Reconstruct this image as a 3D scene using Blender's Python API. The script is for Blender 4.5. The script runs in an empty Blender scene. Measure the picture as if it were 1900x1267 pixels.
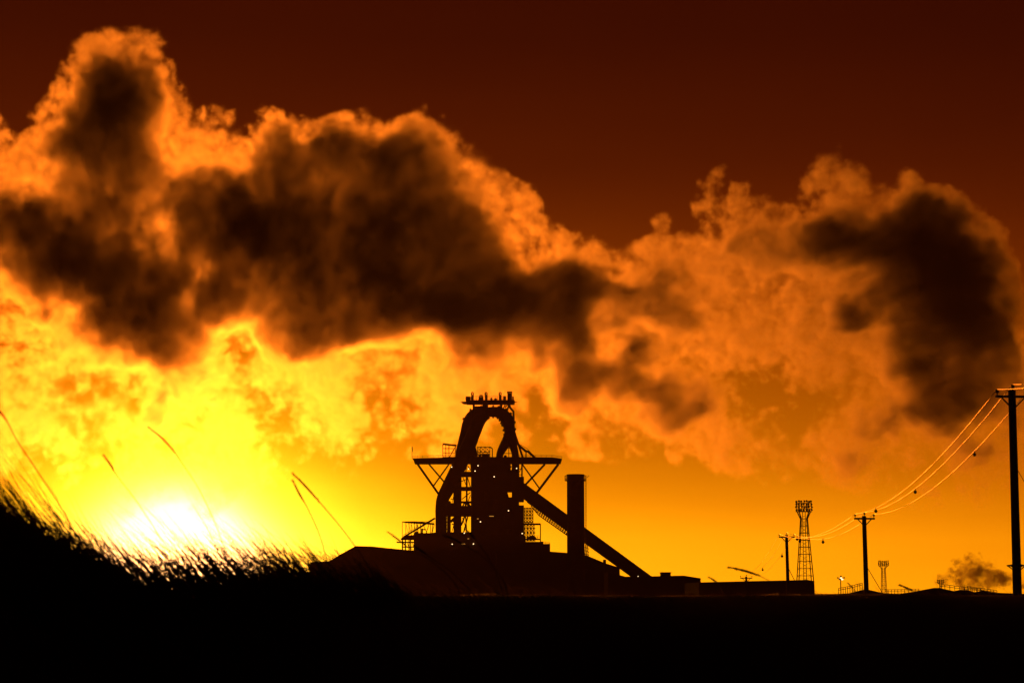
import bpy, bmesh, math, random
from mathutils import Vector, Matrix
R = math.radians
scene = bpy.context.scene
COL = scene.collection
rnd = random.Random(7)

# ------------------------------------------------------------------ camera
FPX = 3545.0                       # focal length in photo pixels (1900 wide)
PITCH = R(7.5)
CAMZ = 6.0
cam = bpy.data.cameras.new('camera')
cam.sensor_width = 36.0
cam.lens = FPX / 1900.0 * 36.0
cam.clip_end = 60000.0
cam.clip_start = 0.1
cam.dof.use_dof = True
cam.dof.focus_distance = 700.0
cam.dof.aperture_fstop = 6.3
cam.dof.aperture_blades = 0
camo = bpy.data.objects.new('camera', cam)
COL.objects.link(camo)
camo.location = (0, 0, CAMZ)
camo.rotation_euler = (math.pi / 2 + PITCH, 0, 0)
scene.camera = camo

def ray(px, py):
    dx = (px - 950.0) / FPX
    dy = (633.5 - py) / FPX
    return Vector((dx, math.cos(PITCH) - dy * math.sin(PITCH), math.sin(PITCH) + dy * math.cos(PITCH)))

def at(px, py, D):
    """the world point seen at photo pixel px, py on the vertical plane y = D"""
    d = ray(px, py)
    return Vector((0, 0, CAMZ)) + d * (D / d.y)

# ------------------------------------------------------------------ sun and sky
SUN = ray(330, 1030).normalized()
sl = bpy.data.lights.new('sun', 'SUN')
sl.energy = 2.5
sl.angle = R(0.53)
sl.color = (1.0, 0.19, 0.008)
so = bpy.data.objects.new('sun', sl)
COL.objects.link(so)
so.rotation_euler = SUN.to_track_quat('Z', 'Y').to_euler()
so.location = SUN * 3000

W = bpy.data.worlds.new('World')
scene.world = W
W.use_nodes = True
wt = W.node_tree
wt.nodes.clear()

class G:
    """small node-graph writer: every method returns an output socket"""
    def __init__(s, tree, pre='ShaderNode'):
        s.t, s.pre = tree, pre
    def n(s, typ, **kw):
        nd = s.t.nodes.new(typ)
        for k, v in kw.items():
            setattr(nd, k, v)
        return nd
    def put(s, sock, v):
        if hasattr(v, 'is_output'):
            s.t.links.new(v, sock)
        else:
            sock.default_value = v
    def m(s, op, a, b=0.0, c=None, clamp=False):
        nd = s.n('ShaderNodeMath', operation=op, use_clamp=clamp)
        s.put(nd.inputs[0], a)
        s.put(nd.inputs[1], b)
        if c is not None:
            s.put(nd.inputs[2], c)
        return nd.outputs[0]
    def v(s, op, a, b=(0, 0, 0), out=0):
        nd = s.n('ShaderNodeVectorMath', operation=op)
        s.put(nd.inputs[0], a)
        if op == 'SCALE':
            s.put(nd.inputs[3], b)
        else:
            s.put(nd.inputs[1], b)
        return nd.outputs[out]
    def rng(s, x, a, b, c=0.0, d=1.0, mode='LINEAR'):
        nd = s.n('ShaderNodeMapRange', interpolation_type=mode)
        for i, q in enumerate((x, a, b, c, d)):
            s.put(nd.inputs[i], q)
        return nd.outputs[0]
    def ramp(s, x, stops, lo, hi):
        """piecewise linear curve: stops are (x, y); y rescaled from lo..hi"""
        x0, x1 = stops[0][0], stops[-1][0]
        f = s.rng(x, x0, x1)
        nd = s.n('ShaderNodeValToRGB')
        cr = nd.color_ramp
        while len(cr.elements) < len(stops):
            cr.elements.new(0.5)
        for e, (sx, sy) in zip(cr.elements, stops):
            e.position = (sx - x0) / (x1 - x0)
            g = (sy - lo) / (hi - lo)
            e.color = (g, g, g, 1)
        s.put(nd.inputs[0], f)
        return s.m('MULTIPLY_ADD', nd.outputs[0], hi - lo, lo)

g = G(wt)
tc = g.n('ShaderNodeTexCoord')
dirv = g.v('NORMALIZE', tc.outputs['Generated'])
sep = g.n('ShaderNodeSeparateXYZ')
wt.links.new(dirv, sep.inputs[0])
elev = g.m('MULTIPLY', g.m('ARCSINE', sep.outputs[2]), 57.29578)
sdot = g.v('DOT_PRODUCT', dirv, tuple(SUN), out=1)
sang = g.m('MULTIPLY', g.m('ARCCOSINE', g.m('MINIMUM', sdot, 0.999999)), 57.29578)
# ln of the sky's brightness: by height above the horizon, plus the aureole round the sun
lnE = g.ramp(elev, [(-8, 0.0), (0.0, 0.32), (1.6, 0.16), (3.0, -0.16), (4.2, -0.50), (6.2, -0.85), (8.0, -1.22), (10.0, -1.83), (12.8, -2.55), (16.5, -3.15), (24, -3.7), (50, -4.2), (90, -4.4)], -4.6, 0.8)
lnS = g.ramp(sang, [(0, 2.5), (0.5, 2.42), (1.1, 2.26), (1.7, 2.06), (2.6, 1.62), (3.6, 1.22), (5.6, 0.80), (8.0, 0.50), (12, 0.2), (18, 0.04), (24, -0.1), (32, -0.35), (60, -2.2), (110, -3.6), (180, -4.0)], -4.0, 4.6)
# the aureole hugs the horizon: it weakens with height
nz = g.n('ShaderNodeTexNoise')
wt.links.new(g.v('MULTIPLY', dirv, (5, 5, 26)), nz.inputs['Vector'])
nz.inputs['Scale'].default_value = 1.0
nz.inputs['Detail'].default_value = 4
streak = g.m('MULTIPLY', g.m('SUBTRACT', nz.outputs[0], 0.5), 0.25)
L = g.m('EXPONENT', g.m('ADD', g.m('ADD', lnE, lnS), streak))
cc = g.n('ShaderNodeCombineColor')
wt.links.new(L, cc.inputs[0])
wt.links.new(g.m('MINIMUM', g.m('MULTIPLY', g.m('POWER', L, 1.41), 0.285), g.m('MULTIPLY', L, 0.44)), cc.inputs[1])
wt.links.new(g.m('MINIMUM', g.m('MULTIPLY', g.m('POWER', L, 3.3), 0.0011), g.m('MULTIPLY', L, 0.13)), cc.inputs[2])
bg = g.n('ShaderNodeBackground')
wt.links.new(cc.outputs[0], bg.inputs[0])
bg.inputs[1].default_value = 1.0
# a faint physical twilight sky under the glow, sun just above the horizon
sky = g.n('ShaderNodeTexSky')
sky.sky_type = 'NISHITA'
sky.sun_disc = False
sky.sun_elevation = math.asin(SUN.z)
sky.sun_rotation = math.atan2(SUN.x, SUN.y)
bg2 = g.n('ShaderNodeBackground')
wt.links.new(sky.outputs[0], bg2.inputs[0])
bg2.inputs[1].default_value = 0.0002
add = g.n('ShaderNodeAddShader')
wt.links.new(bg.outputs[0], add.inputs[0])
wt.links.new(bg2.outputs[0], add.inputs[1])
wo = g.n('ShaderNodeOutputWorld')
wt.links.new(add.outputs[0], wo.inputs[0])

scene.view_settings.view_transform = 'Standard'
scene.view_settings.look = 'None'
scene.view_settings.exposure = 0.0
scene.view_settings.gamma = 1.0
cy = scene.cycles
cy.use_denoising = True
cy.use_adaptive_sampling = True
cy.adaptive_threshold = 0.008
cy.max_bounces = 6
cy.diffuse_bounces = 2
cy.glossy_bounces = 2
cy.volume_bounces = 0
cy.transparent_max_bounces = 12
cy.volume_step_rate = 1.0
cy.sample_clamp_indirect = 6.0
# ------------------------------------------------------------------ materials
def mat(name, col, rough=0.8, metal=0.0, var=0.3, scale=2.0, emit=None):
    m = bpy.data.materials.new(name)
    m.use_nodes = True
    nt = m.node_tree
    b = nt.nodes['Principled BSDF']
    b.inputs['Roughness'].default_value = rough
    b.inputs['Metallic'].default_value = metal
    g = G(nt)
    t = g.n('ShaderNodeTexCoord')
    n = g.n('ShaderNodeTexNoise')
    n.inputs['Scale'].default_value = scale
    n.inputs['Detail'].default_value = 5
    nt.links.new(t.outputs['Object'], n.inputs['Vector'])
    r = g.n('ShaderNodeValToRGB')
    r.color_ramp.elements[0].position, r.color_ramp.elements[1].position = 0.3, 0.7
    r.color_ramp.elements[0].color = (*[c * (1 - var) for c in col], 1)
    r.color_ramp.elements[1].color = (*[c * (1 + var) for c in col], 1)
    nt.links.new(n.outputs[0], r.inputs[0])
    nt.links.new(r.outputs[0], b.inputs['Base Color'])
    if emit:
        b.inputs['Emission Color'].default_value = (*emit[0], 1)
        b.inputs['Emission Strength'].default_value = emit[1]
    return m

M = {
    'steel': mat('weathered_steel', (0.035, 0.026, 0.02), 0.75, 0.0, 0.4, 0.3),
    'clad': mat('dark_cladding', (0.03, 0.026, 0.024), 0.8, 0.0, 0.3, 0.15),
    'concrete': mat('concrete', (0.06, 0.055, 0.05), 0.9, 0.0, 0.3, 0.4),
    'wood': mat('creosoted_wood', (0.022, 0.016, 0.012), 0.9, 0.0, 0.4, 3.0),
    'ceramic': mat('brown_ceramic', (0.03, 0.015, 0.01), 0.35, 0.0, 0.2, 5.0),
    'cable': mat('aluminium_cable', (0.5, 0.48, 0.45), 0.38, 1.0, 0.1, 5.0),
    'ball': mat('dark_marker', (0.03, 0.012, 0.01), 0.5, 0.0, 0.2, 5.0),
    'grass': mat('dry_marram', (0.05, 0.042, 0.018), 0.7, 0.0, 0.5, 4.0),
    'seed': mat('seed_head', (0.055, 0.04, 0.02), 0.85, 0.0, 0.3, 30.0),
    'soil': mat('dune_soil', (0.016, 0.013, 0.01), 1.0, 0.0, 0.4, 1.5),
    'lamp': mat('lit_lamp', (0.5, 0.5, 0.5), 0.4, 0.0, 0.0, 1.0, ((1.0, 0.62, 0.28), 3.0)),
    'lamp_warm': mat('lit_strip', (0.5, 0.4, 0.3), 0.4, 0.0, 0.0, 1.0, ((1.0, 0.40, 0.06), 0.7)),
    'lamp_white': mat('lit_white_lamp', (0.6, 0.6, 0.6), 0.4, 0.0, 0.0, 1.0, ((1.0, 0.75, 0.42), 2.5)),
}

# thin dry blades let some of the sun through
_nt = M['grass'].node_tree
_tr = _nt.nodes.new('ShaderNodeBsdfTranslucent')
_tr.inputs[0].default_value = (0.22, 0.15, 0.05, 1)
_mx = _nt.nodes.new('ShaderNodeMixShader')
_mx.inputs[0].default_value = 0.1
_nt.links.new(_nt.nodes['Principled BSDF'].outputs[0], _mx.inputs[1])
_nt.links.new(_tr.outputs[0], _mx.inputs[2])
_nt.links.new(_mx.outputs[0], _nt.nodes['Material Output'].inputs['Surface'])
_nt.nodes['Principled BSDF'].inputs['Roughness'].default_value = 0.4

# ------------------------------------------------------------------ mesh builder
class MB:
    def __init__(s):
        s.v, s.f = [], []
    def add(s, vs, fs):
        o = len(s.v)
        s.v += [Vector(q) for q in vs]
        s.f += [tuple(o + i for i in f) for f in fs]
        return s
    def bar(s, a, b, w, h=None, up=None):
        """a rectangular bar from a to b, w wide and h high"""
        a, b = Vector(a), Vector(b)
        h = h or w
        d = (b - a).normalized()
        u = Vector(up) if up else (Vector((0, 0, 1)) if abs(d.z) < 0.95 else Vector((0, 1, 0)))
        x = d.cross(u).normalized()
        y = x.cross(d).normalized()
        vs = []
        for p in (a, b):
            for sx, sy in ((-1, -1), (1, -1), (1, 1), (-1, 1)):
                vs.append(p + x * (sx * w / 2) + y * (sy * h / 2))
        return s.add(vs, [(3, 2, 1, 0), (4, 5, 6, 7), (0, 1, 5, 4), (1, 2, 6, 5), (2, 3, 7, 6), (3, 0, 4, 7)])
    def box(s, lo, hi):
        x0, y0, z0 = lo
        x1, y1, z1 = hi
        vs = [(x0, y0, z0), (x1, y0, z0), (x1, y1, z0), (x0, y1, z0), (x0, y0, z1), (x1, y0, z1), (x1, y1, z1), (x0, y1, z1)]
        return s.add(vs, [(3, 2, 1, 0), (4, 5, 6, 7), (0, 1, 5, 4), (1, 2, 6, 5), (2, 3, 7, 6), (3, 0, 4, 7)])
    def tube(s, pts, r, n=8, cap=True):
        pts = [Vector(p) for p in pts]
        rs = r if isinstance(r, (list, tuple)) else [r] * len(pts)
        base = len(s.v)
        d0 = (pts[1] - pts[0]).normalized()
        u = Vector((0, 1, 0)) if abs(d0.y) < 0.9 else Vector((1, 0, 0))
        for i, p in enumerate(pts):
            d = (pts[min(i + 1, len(pts) - 1)] - pts[max(i - 1, 0)]).normalized()
            x = d.cross(u).normalized()
            y = x.cross(d).normalized()
            u = y
            for k in range(n):
                t = 2 * math.pi * k / n
                s.v.append(p + (x * math.cos(t) + y * math.sin(t)) * rs[i])
        for i in range(len(pts) - 1):
            for k in range(n):
                a, b = base + i * n + k, base + i * n + (k + 1) % n
                s.f.append((a, b, b + n, a + n))
        if cap:
            s.f.append(tuple(base + k for k in reversed(range(n))))
            s.f.append(tuple(base + (len(pts) - 1) * n + k for k in range(n)))
        return s
    def lathe(s, c, prof, n=16):
        """prof: (radius, z) about the vertical through c"""
        c = Vector(c)
        base = len(s.v)
        for r, z in prof:
            for k in range(n):
                t = 2 * math.pi * k / n
                s.v.append(c + Vector((r * math.cos(t), r * math.sin(t), z)))
        for i in range(len(prof) - 1):
            for k in range(n):
                a, b = base + i * n + k, base + i * n + (k + 1) % n
                s.f.append((a, b, b + n, a + n))
        s.f.append(tuple(base + k for k in reversed(range(n))))
        s.f.append(tuple(base + (len(prof) - 1) * n + k for k in range(n)))
        return s
    def prism(s, front, back):
        n = len(front)
        return s.add(list(front) + list(back), [tuple(range(n)), tuple(reversed(range(n, 2 * n)))] + [(i, n + i, n + (i + 1) % n, (i + 1) % n) for i in range(n)])
    def build(s, name, m, parent=None, smooth=False, origin=None):
        o = parent.matrix_world.translation if parent is not None and origin is None else (origin or Vector((0, 0, 0)))
        if parent is not None:
            o = ROOTS[parent.name]
        me = bpy.data.meshes.new(name)
        me.from_pydata([v - o for v in s.v], [], s.f)
        me.materials.append(m)
        if smooth:
            me.polygons.foreach_set('use_smooth', [True] * len(me.polygons))
        me.update()
        bm = bmesh.new()
        bm.from_mesh(me)
        bmesh.ops.recalc_face_normals(bm, faces=bm.faces)
        bm.to_mesh(me)
        bm.free()
        ob = bpy.data.objects.new(name, me)
        COL.objects.link(ob)
        if parent is not None:
            ob.parent = parent
            ROOTS[ob.name] = o
        else:
            ob.location = o
            ROOTS[ob.name] = Vector(o)
        return ob

ROOTS = {}
def thing(name, label, cat, loc, group=None):
    o = bpy.data.objects.new(name, None)
    o.empty_display_size = 0.5
    COL.objects.link(o)
    o.location = loc
    ROOTS[o.name] = Vector(loc)
    return tag(o, label, cat, group)
def tag(o, label, cat, group=None):
    o['label'], o['category'] = label, cat
    if group:
        o['group'] = group
    return o
def struct(o):
    o['kind'] = 'structure'
    return o

# ------------------------------------------------------------------ ground
gm = MB()
gm.add([(-12000, -300, 0), (12000, -300, 0), (12000, 24000, 0), (-12000, 24000, 0)], [(0, 1, 2, 3)])
struct(gm.build('ground', M['soil']))

PROFILE = [(-1600, 780), (-600, 860), (-200, 985), (0, 1040), (60, 1056), (150, 1082), (200, 1100), (250, 1116), (310, 1124), (400, 1122), (500, 1113), (560, 1104), (640, 1101), (900, 1101), (1300, 1102), (1560, 1100), (1900, 1102), (2400, 1104), (3600, 1106)]
CRESTD = [(-1600, 7.0), (0, 7.6), (600, 9.0), (1200, 11.5), (1900, 13.0), (3600, 14.0)]
def interp(tab, x):
    if x <= tab[0][0]:
        return tab[0][1]
    for (x0, y0), (x1, y1) in zip(tab, tab[1:]):
        if x <= x1:
            return y0 + (y1 - y0) * (x - x0) / (x1 - x0)
    return tab[-1][1]
def hump(x, y):
    return 0.02 * math.sin(x * 2.1 + y * 1.3) + 0.012 * math.sin(x * 5.7 - y * 3.1) + 0.008 * math.sin(x * 13.0 + y * 7.0)
def dune_z(px, D):
    dc = interp(CRESTD, px)
    zc = at(px, interp(PROFILE, px), dc).z
    if D < dc:
        t = (dc - D) / (dc - 1.0)
        z = zc + (CAMZ - 1.7 - zc) * t * t * (3 - 2 * t)
    else:
        t = min(1.0, (D - dc) / 50.0)
        z = zc + (-0.4 - zc) * t * t * (3 - 2 * t)
        if D - dc < 3:
            z = min(z, zc - 0.015 * (D - dc))
    x = (px - 950) / FPX * D
    return z + hump(x, D) * (0.15 if abs(D - dc) < 0.6 else 1.0) * 0.6 - 0.006
dm = MB()
cols = [-1600 + 40 * i for i in range(131)]
rows = [1.0, 1.6, 2.4, 3.2, 4.0, 4.8, 5.6, 6.2, 6.8, 7.2, 7.6, 8.0, 8.4, 8.8, 9.2, 9.6, 10.0, 10.6, 11.2, 11.8, 12.4, 13, 13.6, 14.4, 15.5, 17, 19, 22, 26, 31, 37, 44, 52, 60, 66]
for D in rows:
    for px in cols:
        dm.v.append(Vector(((px - 950) / FPX * D, D, dune_z(px, D))))
nc = len(cols)
for i in range(len(rows) - 1):
    for j in range(nc - 1):
        a = i * nc + j
        dm.f.append((a, a + 1, a + nc + 1, a + nc))
struct(dm.build('dune_terrain', M['soil'], smooth=True))

# low banks of earth on the plain, right
bank = MB()
bp = [(1420, 1264), (1500, 1112), (1540, 1102), (1575, 1100), (1603, 1093), (1612, 1093.5), (1640, 1100), (1668, 1101), (1690, 1098), (1733, 1090), (1743, 1090), (1770, 1096), (1782, 1093.5), (1796, 1094), (1808, 1098), (1824, 1095), (1850, 1099), (1900, 1101), (2000, 1106), (2090, 1264)]
DB = 140.0
ridge = [at(x, y, DB) for x, y in bp]
nb = len(bp)
for k, dy in enumerate((-9.0, 0.0, 9.0)):
    for p in ridge:
        bank.v.append(Vector((p.x, DB + dy, p.z if k == 1 else -0.3)))
for k in range(2):
    for j in range(nb - 1):
        a = k * nb + j
        bank.f.append((a, a + 1, a + nb + 1, a + nb))
struct(bank.build('earth_terrain', M['soil']))

# ------------------------------------------------------------------ blast furnace
DF = 976.0
def F(px, py, dy=0.0):
    return at(px, py, DF + dy)
S = DF / FPX
bf = thing('blast_furnace', 'towering dark blast furnace with arched gas pipes and a wide cantilevered platform, wreathed by steam', 'blast furnace', (F(900, 1000).x, DF, 0))
def rect(mb, x0, x1, y0, y1, d0=-7.0, d1=7.0):
    a, b = F(x0, y1), F(x1, y0)
    return mb.box((a.x, DF + d0, a.z), (b.x, DF + d1, b.z))
def part(name, mb, m='steel', parent=None, smooth=False):
    return mb.build(name, M[m], parent or bf, smooth)
def rail(pts, h, parent, name='railing', n=None, r=0.16):
    mb = MB()
    for a, b in zip(pts, pts[1:]):
        a, b = Vector(a), Vector(b)
        for k in (0.5, 1.0):
            mb.bar(a + Vector((0, 0, h * k)), b + Vector((0, 0, h * k)), r)
        m = n or max(2, int((b - a).length / 2.6))
        for i in range(m + 1):
            p = a.lerp(b, i / m)
            mb.bar(p, p + Vector((0, 0, h)), r)
    return part(name, mb, parent=parent)

# top deck with its bleeder valves
td = MB()
rect(td, 866, 955, 744, 749, -6, 6)
td.prism([F(854, 745, -5), F(868, 744.5, -5), F(868, 750.5, -5), F(860, 750, -5)], [F(854, 745, 5), F(868, 744.5, 5), F(868, 750.5, 5), F(860, 750, 5)])
td.prism([F(953, 744.5, -4), F(962, 745.5, -4), F(953, 747.5, -4)], [F(953, 744.5, 4), F(962, 745.5, 4), F(953, 747.5, 4)])
deck = part('top_deck', td)
for dy in (-5.6, 5.6):
    rail([F(864, 744, dy), F(953, 744, dy)], 9 * S * 0.95, deck)
for x in (876.5, 902, 928):
    b = MB()
    rect(b, x - 2.2, x + 2.6, 733, 744, -1.5, 1.5)
    lp = [F(x + 2.0 * math.sin(t) * 1.0, 731.0 - 3.4 * math.cos(t), 0) for t in [2 * math.pi * i / 12 for i in range(13)]]
    b.tube(lp, 0.28, 6)
    b.bar(F(x - 1.0, 733), F(x - 1.4, 729), 0.5)
    part('bleeder_valve', b, parent=deck)
b = MB()
rect(b, 941.5, 950, 730, 744, -2, 2)
rect(b, 940.8, 950.7, 726.8, 728.2, -2.3, 2.3)
for x in (942.2, 949.4):
    b.bar(F(x, 730), F(x, 728), 0.35)
part('vent_hood', b, parent=deck)
b = MB()
rect(b, 888, 897, 737, 744, -2, 2)
rect(b, 889.5, 895.5, 733, 734.4, -1.5, 1.5)
b.bar(F(890, 737), F(890, 734), 0.4)
b.bar(F(895, 737), F(895, 734), 0.4)
part('winch', b, parent=deck)
for (x0, x1, y0, d) in ((910, 913, 738, 1), (917, 922, 739, 1), (934, 939, 735, 1), (950.5, 953.5, 736, 2), (864.5, 873, 736.5, 2)):
    part('valve_gear', rect(MB(), x0, x1, y0, 744, -d, d), parent=deck)
for (x0, x1, y1, d) in ((877, 881, 768, 2), (895, 906, 760, 3), (927.5, 932, 762, 2)):
    part('deck_support', rect(MB(), x0, x1, 749, y1, -d, d))
for (x0, y0, x1, y1, w) in ((938, 750, 930, 764, .5), (945, 750, 940, 764, .8), (943, 750, 936.5, 756, .5), (882, 757, 884, 753, .4), (886, 757, 888, 753, .4), (890, 757, 892, 753, .4), (881, 755, 895, 755, .8)):
    part('deck_brace', MB().bar(F(x0, y0), F(x1, y1), w))
# gas pipes
def pipe(name, pts, r, collars=True, n=14, dy=0.0):
    p = [F(x, y, dy) for x, y in pts]
    # smooth the run with a Catmull-Rom pass
    q = []
    for i in range(len(p) - 1):
        p0, p1, p2, p3 = p[max(i - 1, 0)], p[i], p[i + 1], p[min(i + 2, len(p) - 1)]
        for k in range(4):
            t = k / 4
            q.append(0.5 * ((2 * p1) + (p2 - p0) * t + (2 * p0 - 5 * p1 + 4 * p2 - p3) * t * t + (3 * p1 - p0 - 3 * p2 + p3) * t ** 3))
    q.append(p[-1])
    rr = r if not isinstance(r, (list, tuple)) else [interp(list(zip(range(len(r)), r)), i / 4) for i in range(len(q))]
    o = part(name, MB().tube(q, rr, n), smooth=True)
    return o, q
pipe('gas_uptake', [(906, 764.5), (918, 764), (930, 767), (940, 777), (944.5, 791), (945.5, 806), (944, 818)], [2.5, 2.7, 3.0, 3.3, 3.0, 2.6, 2.9])
pipe('gas_uptake', [(944, 806), (941, 816), (934, 829), (928.5, 840), (926.5, 852), (926.5, 880)], [2.4, 2.6, 2.3, 1.9, 1.75, 1.75], dy=0.5)
pipe('gas_uptake', [(946.5, 806), (949, 818), (953, 830), (956, 842), (957, 854), (957, 885)], [2.4, 2.5, 2.0, 1.8, 1.8, 1.8], dy=-0.5)
pipe('gas_uptake', [(907, 766), (893, 765), (879, 771), (869, 784), (863, 805), (858, 825), (853, 845), (852, 870)], [2.6, 3.0, 3.3, 3.0, 2.6, 2.6, 2.4, 2.2], dy=5.0)
pipe('gas_uptake', [(905, 766), (894, 772), (884, 786), (876, 806), (872, 826), (876, 842), (880, 856), (881, 880)], [3.0, 3.6, 3.6, 3.2, 3.0, 2.7, 2.2, 2.0], dy=0.0)
pipe('downcomer', [(902, 766), (889, 780), (878, 806), (866, 834), (850, 868), (832, 904), (822, 924), (818.5, 942), (818.5, 965), (818.5, 1000), (818.5, 1015)], [2.6, 3.4, 3.4, 3.8, 3.7, 3.5, 3.2, 2.9, 2.9, 2.9, 2.9], dy=-6.0)
co = MB()
for (x, y, ang, r) in ((915, 764, 90, 3.1), (924, 765, 95, 3.2), (933, 769.5, 120, 3.6), (939, 776, 135, 3.8), (943.5, 786, 165, 3.6), (945.3, 797, 175, 3.3), (945.5, 806, 180, 3.0),
                       (893, 765, 88, 3.5), (880, 770.5, 55, 3.8), (870.5, 782, 25, 3.6)):
    a = R(ang)
    d = Vector((math.sin(a), 0, math.cos(a))) * 0.45
    c = F(x, y, 5.0 if x < 900 else 0)
    part('pipe_collar', MB().tube([c - d, c + d], r + 0.25, 14))
for (x0, y0, x1, y1) in ((858, 786, 862, 787), (861, 775, 866, 777), (867, 767.5, 872, 770), (946, 769, 949, 768.5), (948.5, 775, 952, 775), (949, 783, 952.5, 783), (924, 757, 927, 753)):
    part('pipe_bracket', MB().bar(F(x0, y0), F(x1, y1), 0.7))

# wide working platform with rails, struts and cages
pl = MB()
pl.prism([F(764, 850, -8), F(850, 847.5, -8), F(965, 847.5, -8), F(1025, 848, -8), F(1043, 850.5, -8), F(1042, 855, -8), F(1040, 861, -8), F(770, 861.5, -8), F(767, 853, -8)],
         [F(764, 850, 8), F(850, 847.5, 8), F(965, 847.5, 8), F(1025, 848, 8), F(1043, 850.5, 8), F(1042, 855, 8), F(1040, 861, 8), F(770, 861.5, 8), F(767, 853, 8)])
platf = part('upper_platform', pl)
for dy in (-7.6, 7.6):
    rail([F(764.5, 850, dy), F(843, 847.6, dy)], 4.2 * S, platf, r=0.13)
    rail([F(964, 847.5, dy), F(1024, 848, dy), F(1042.5, 850.5, dy)], 4.0 * S, platf, r=0.13)
b = MB()
b.bar(F(764.5, 850), F(764.5, 828), 0.25)
b.prism([F(763.6, 829, -.3), F(765.6, 829, -.3), F(766, 838, -.3), F(764.2, 838, -.3)], [F(763.6, 829, .3), F(765.6, 829, .3), F(766, 838, .3), F(764.2, 838, .3)])
part('warning_mast', b, parent=platf)
for pts, w in (([(775, 861), (815, 918)], 1.1), ([(796, 861), (826, 896)], 0.8), ([(833, 861), (803, 903)], 0.7), ([(1036, 861), (996, 914)], 1.2), ([(1011, 861), (974, 900)], 1.0), ([(969, 861), (1001, 906)], 0.7)):
    for dy in (-6, 6):
        part('platform_strut', MB().bar(F(*pts[0], dy), F(*pts[1], dy), w))
def cage(x0, x1, y0, y1, d=4.0, xs=None, ys=None, diag=True, w=0.32, roof=False):
    mb = MB()
    xs = xs or [x0, (x0 + x1) / 2, x1]
    ys = ys or [y0, (y0 + y1) / 2, y1]
    for dy in (-d, d):
        for x in xs:
            mb.bar(F(x, y0, dy), F(x, y1, dy), w)
        for y in ys:
            mb.bar(F(x0, y, dy), F(x1, y, dy), w)
        if diag:
            for a, bb in zip(xs, xs[1:]):
                for c, e in zip(ys, ys[1:]):
                    mb.bar(F(a, c, dy), F(bb, e, dy), w * 0.8)
                    if dy < 0:
                        mb.bar(F(bb, c, dy), F(a, e, dy), w * 0.7)
    for x in (x0, x1):
        for y in ys:
            mb.bar(F(x, y, -d), F(x, y, d), w)
    if roof:
        rect(mb, x0, x1, y0 - 1, y0 + 0.3, -d, d)
    return mb
part('cage_frame', cage(821.5, 845, 824.5, 848, xs=[821.5, 827, 833, 845], ys=[824.5, 832, 840, 848], diag=False).bar(F(821.5, 823.5), F(847, 826.5), 0.9).bar(F(834, 848), F(846, 827), 0.4), parent=platf)
part('cage_frame', cage(886, 909, 829, 848, xs=[886, 892, 900, 909], ys=[829, 838, 843, 848]).bar(F(909, 829), F(913.5, 832), 0.5).bar(F(913.5, 832), F(913.5, 848), 0.5), parent=platf)
part('cage_frame', cage(932, 950, 829, 848, xs=[932, 944, 950], ys=[829, 831.5, 841, 848], diag=False), parent=platf)
b = MB()
for (x0, x1, y0) in ((894, 908, 842.5), (888, 893, 844), (935, 940, 845)):
    part('winch_house', rect(MB(), x0, x1, y0, 848, -3, 3), parent=platf)
b = MB()
b.tube([F(945, 750, 3), F(946.5, 756, 3), F(952.5, 763, 3), F(953, 775, 3), F(953, 795, 3), F(957, 810, 3), F(963, 827, 3), F(970, 849, 3)], 0.55, 6)
b.tube([F(951.5, 790, 3), F(956, 808, 3), F(960, 826, 3)], 0.4, 6)
b.tube([F(962, 825, 3), F(975, 836.5, 3), F(980, 837.5, 3), F(992, 848.5, 3)], 0.6, 6)
b.bar(F(976, 837, 3), F(976, 848, 3), 0.6)
b.bar(F(965, 824, 3), F(978, 832, 3), 0.2)
b.bar(F(978, 832, 3), F(990, 845, 3), 0.2)
for y in (784, 796, 812, 820):
    b.bar(F(950, y, 3), F(956, y + 1, 3), 0.7)
part('equalising_pipe', b)

# furnace shell, columns and floors
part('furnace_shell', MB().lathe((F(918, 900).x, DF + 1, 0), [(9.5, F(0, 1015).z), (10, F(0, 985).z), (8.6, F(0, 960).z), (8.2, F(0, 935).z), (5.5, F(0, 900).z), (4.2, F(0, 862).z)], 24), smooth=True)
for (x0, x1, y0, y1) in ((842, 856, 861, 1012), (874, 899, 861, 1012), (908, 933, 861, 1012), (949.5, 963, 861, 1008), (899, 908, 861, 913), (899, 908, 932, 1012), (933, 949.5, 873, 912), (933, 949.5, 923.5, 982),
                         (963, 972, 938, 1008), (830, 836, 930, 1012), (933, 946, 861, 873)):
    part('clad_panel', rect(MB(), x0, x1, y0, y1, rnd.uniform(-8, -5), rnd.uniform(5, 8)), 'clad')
for (x0, x1, y0, y1) in ((840, 876, 876.8, 883), (840, 876, 904.5, 909), (826, 876, 939.5, 957), (826, 876, 988, 1012), (833, 850, 934.5, 940), (933, 966, 993, 1012), (963, 972, 886, 930)):
    part('floor_deck', rect(MB(), x0, x1, y0, y1, -9, 9))
b = MB()
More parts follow.
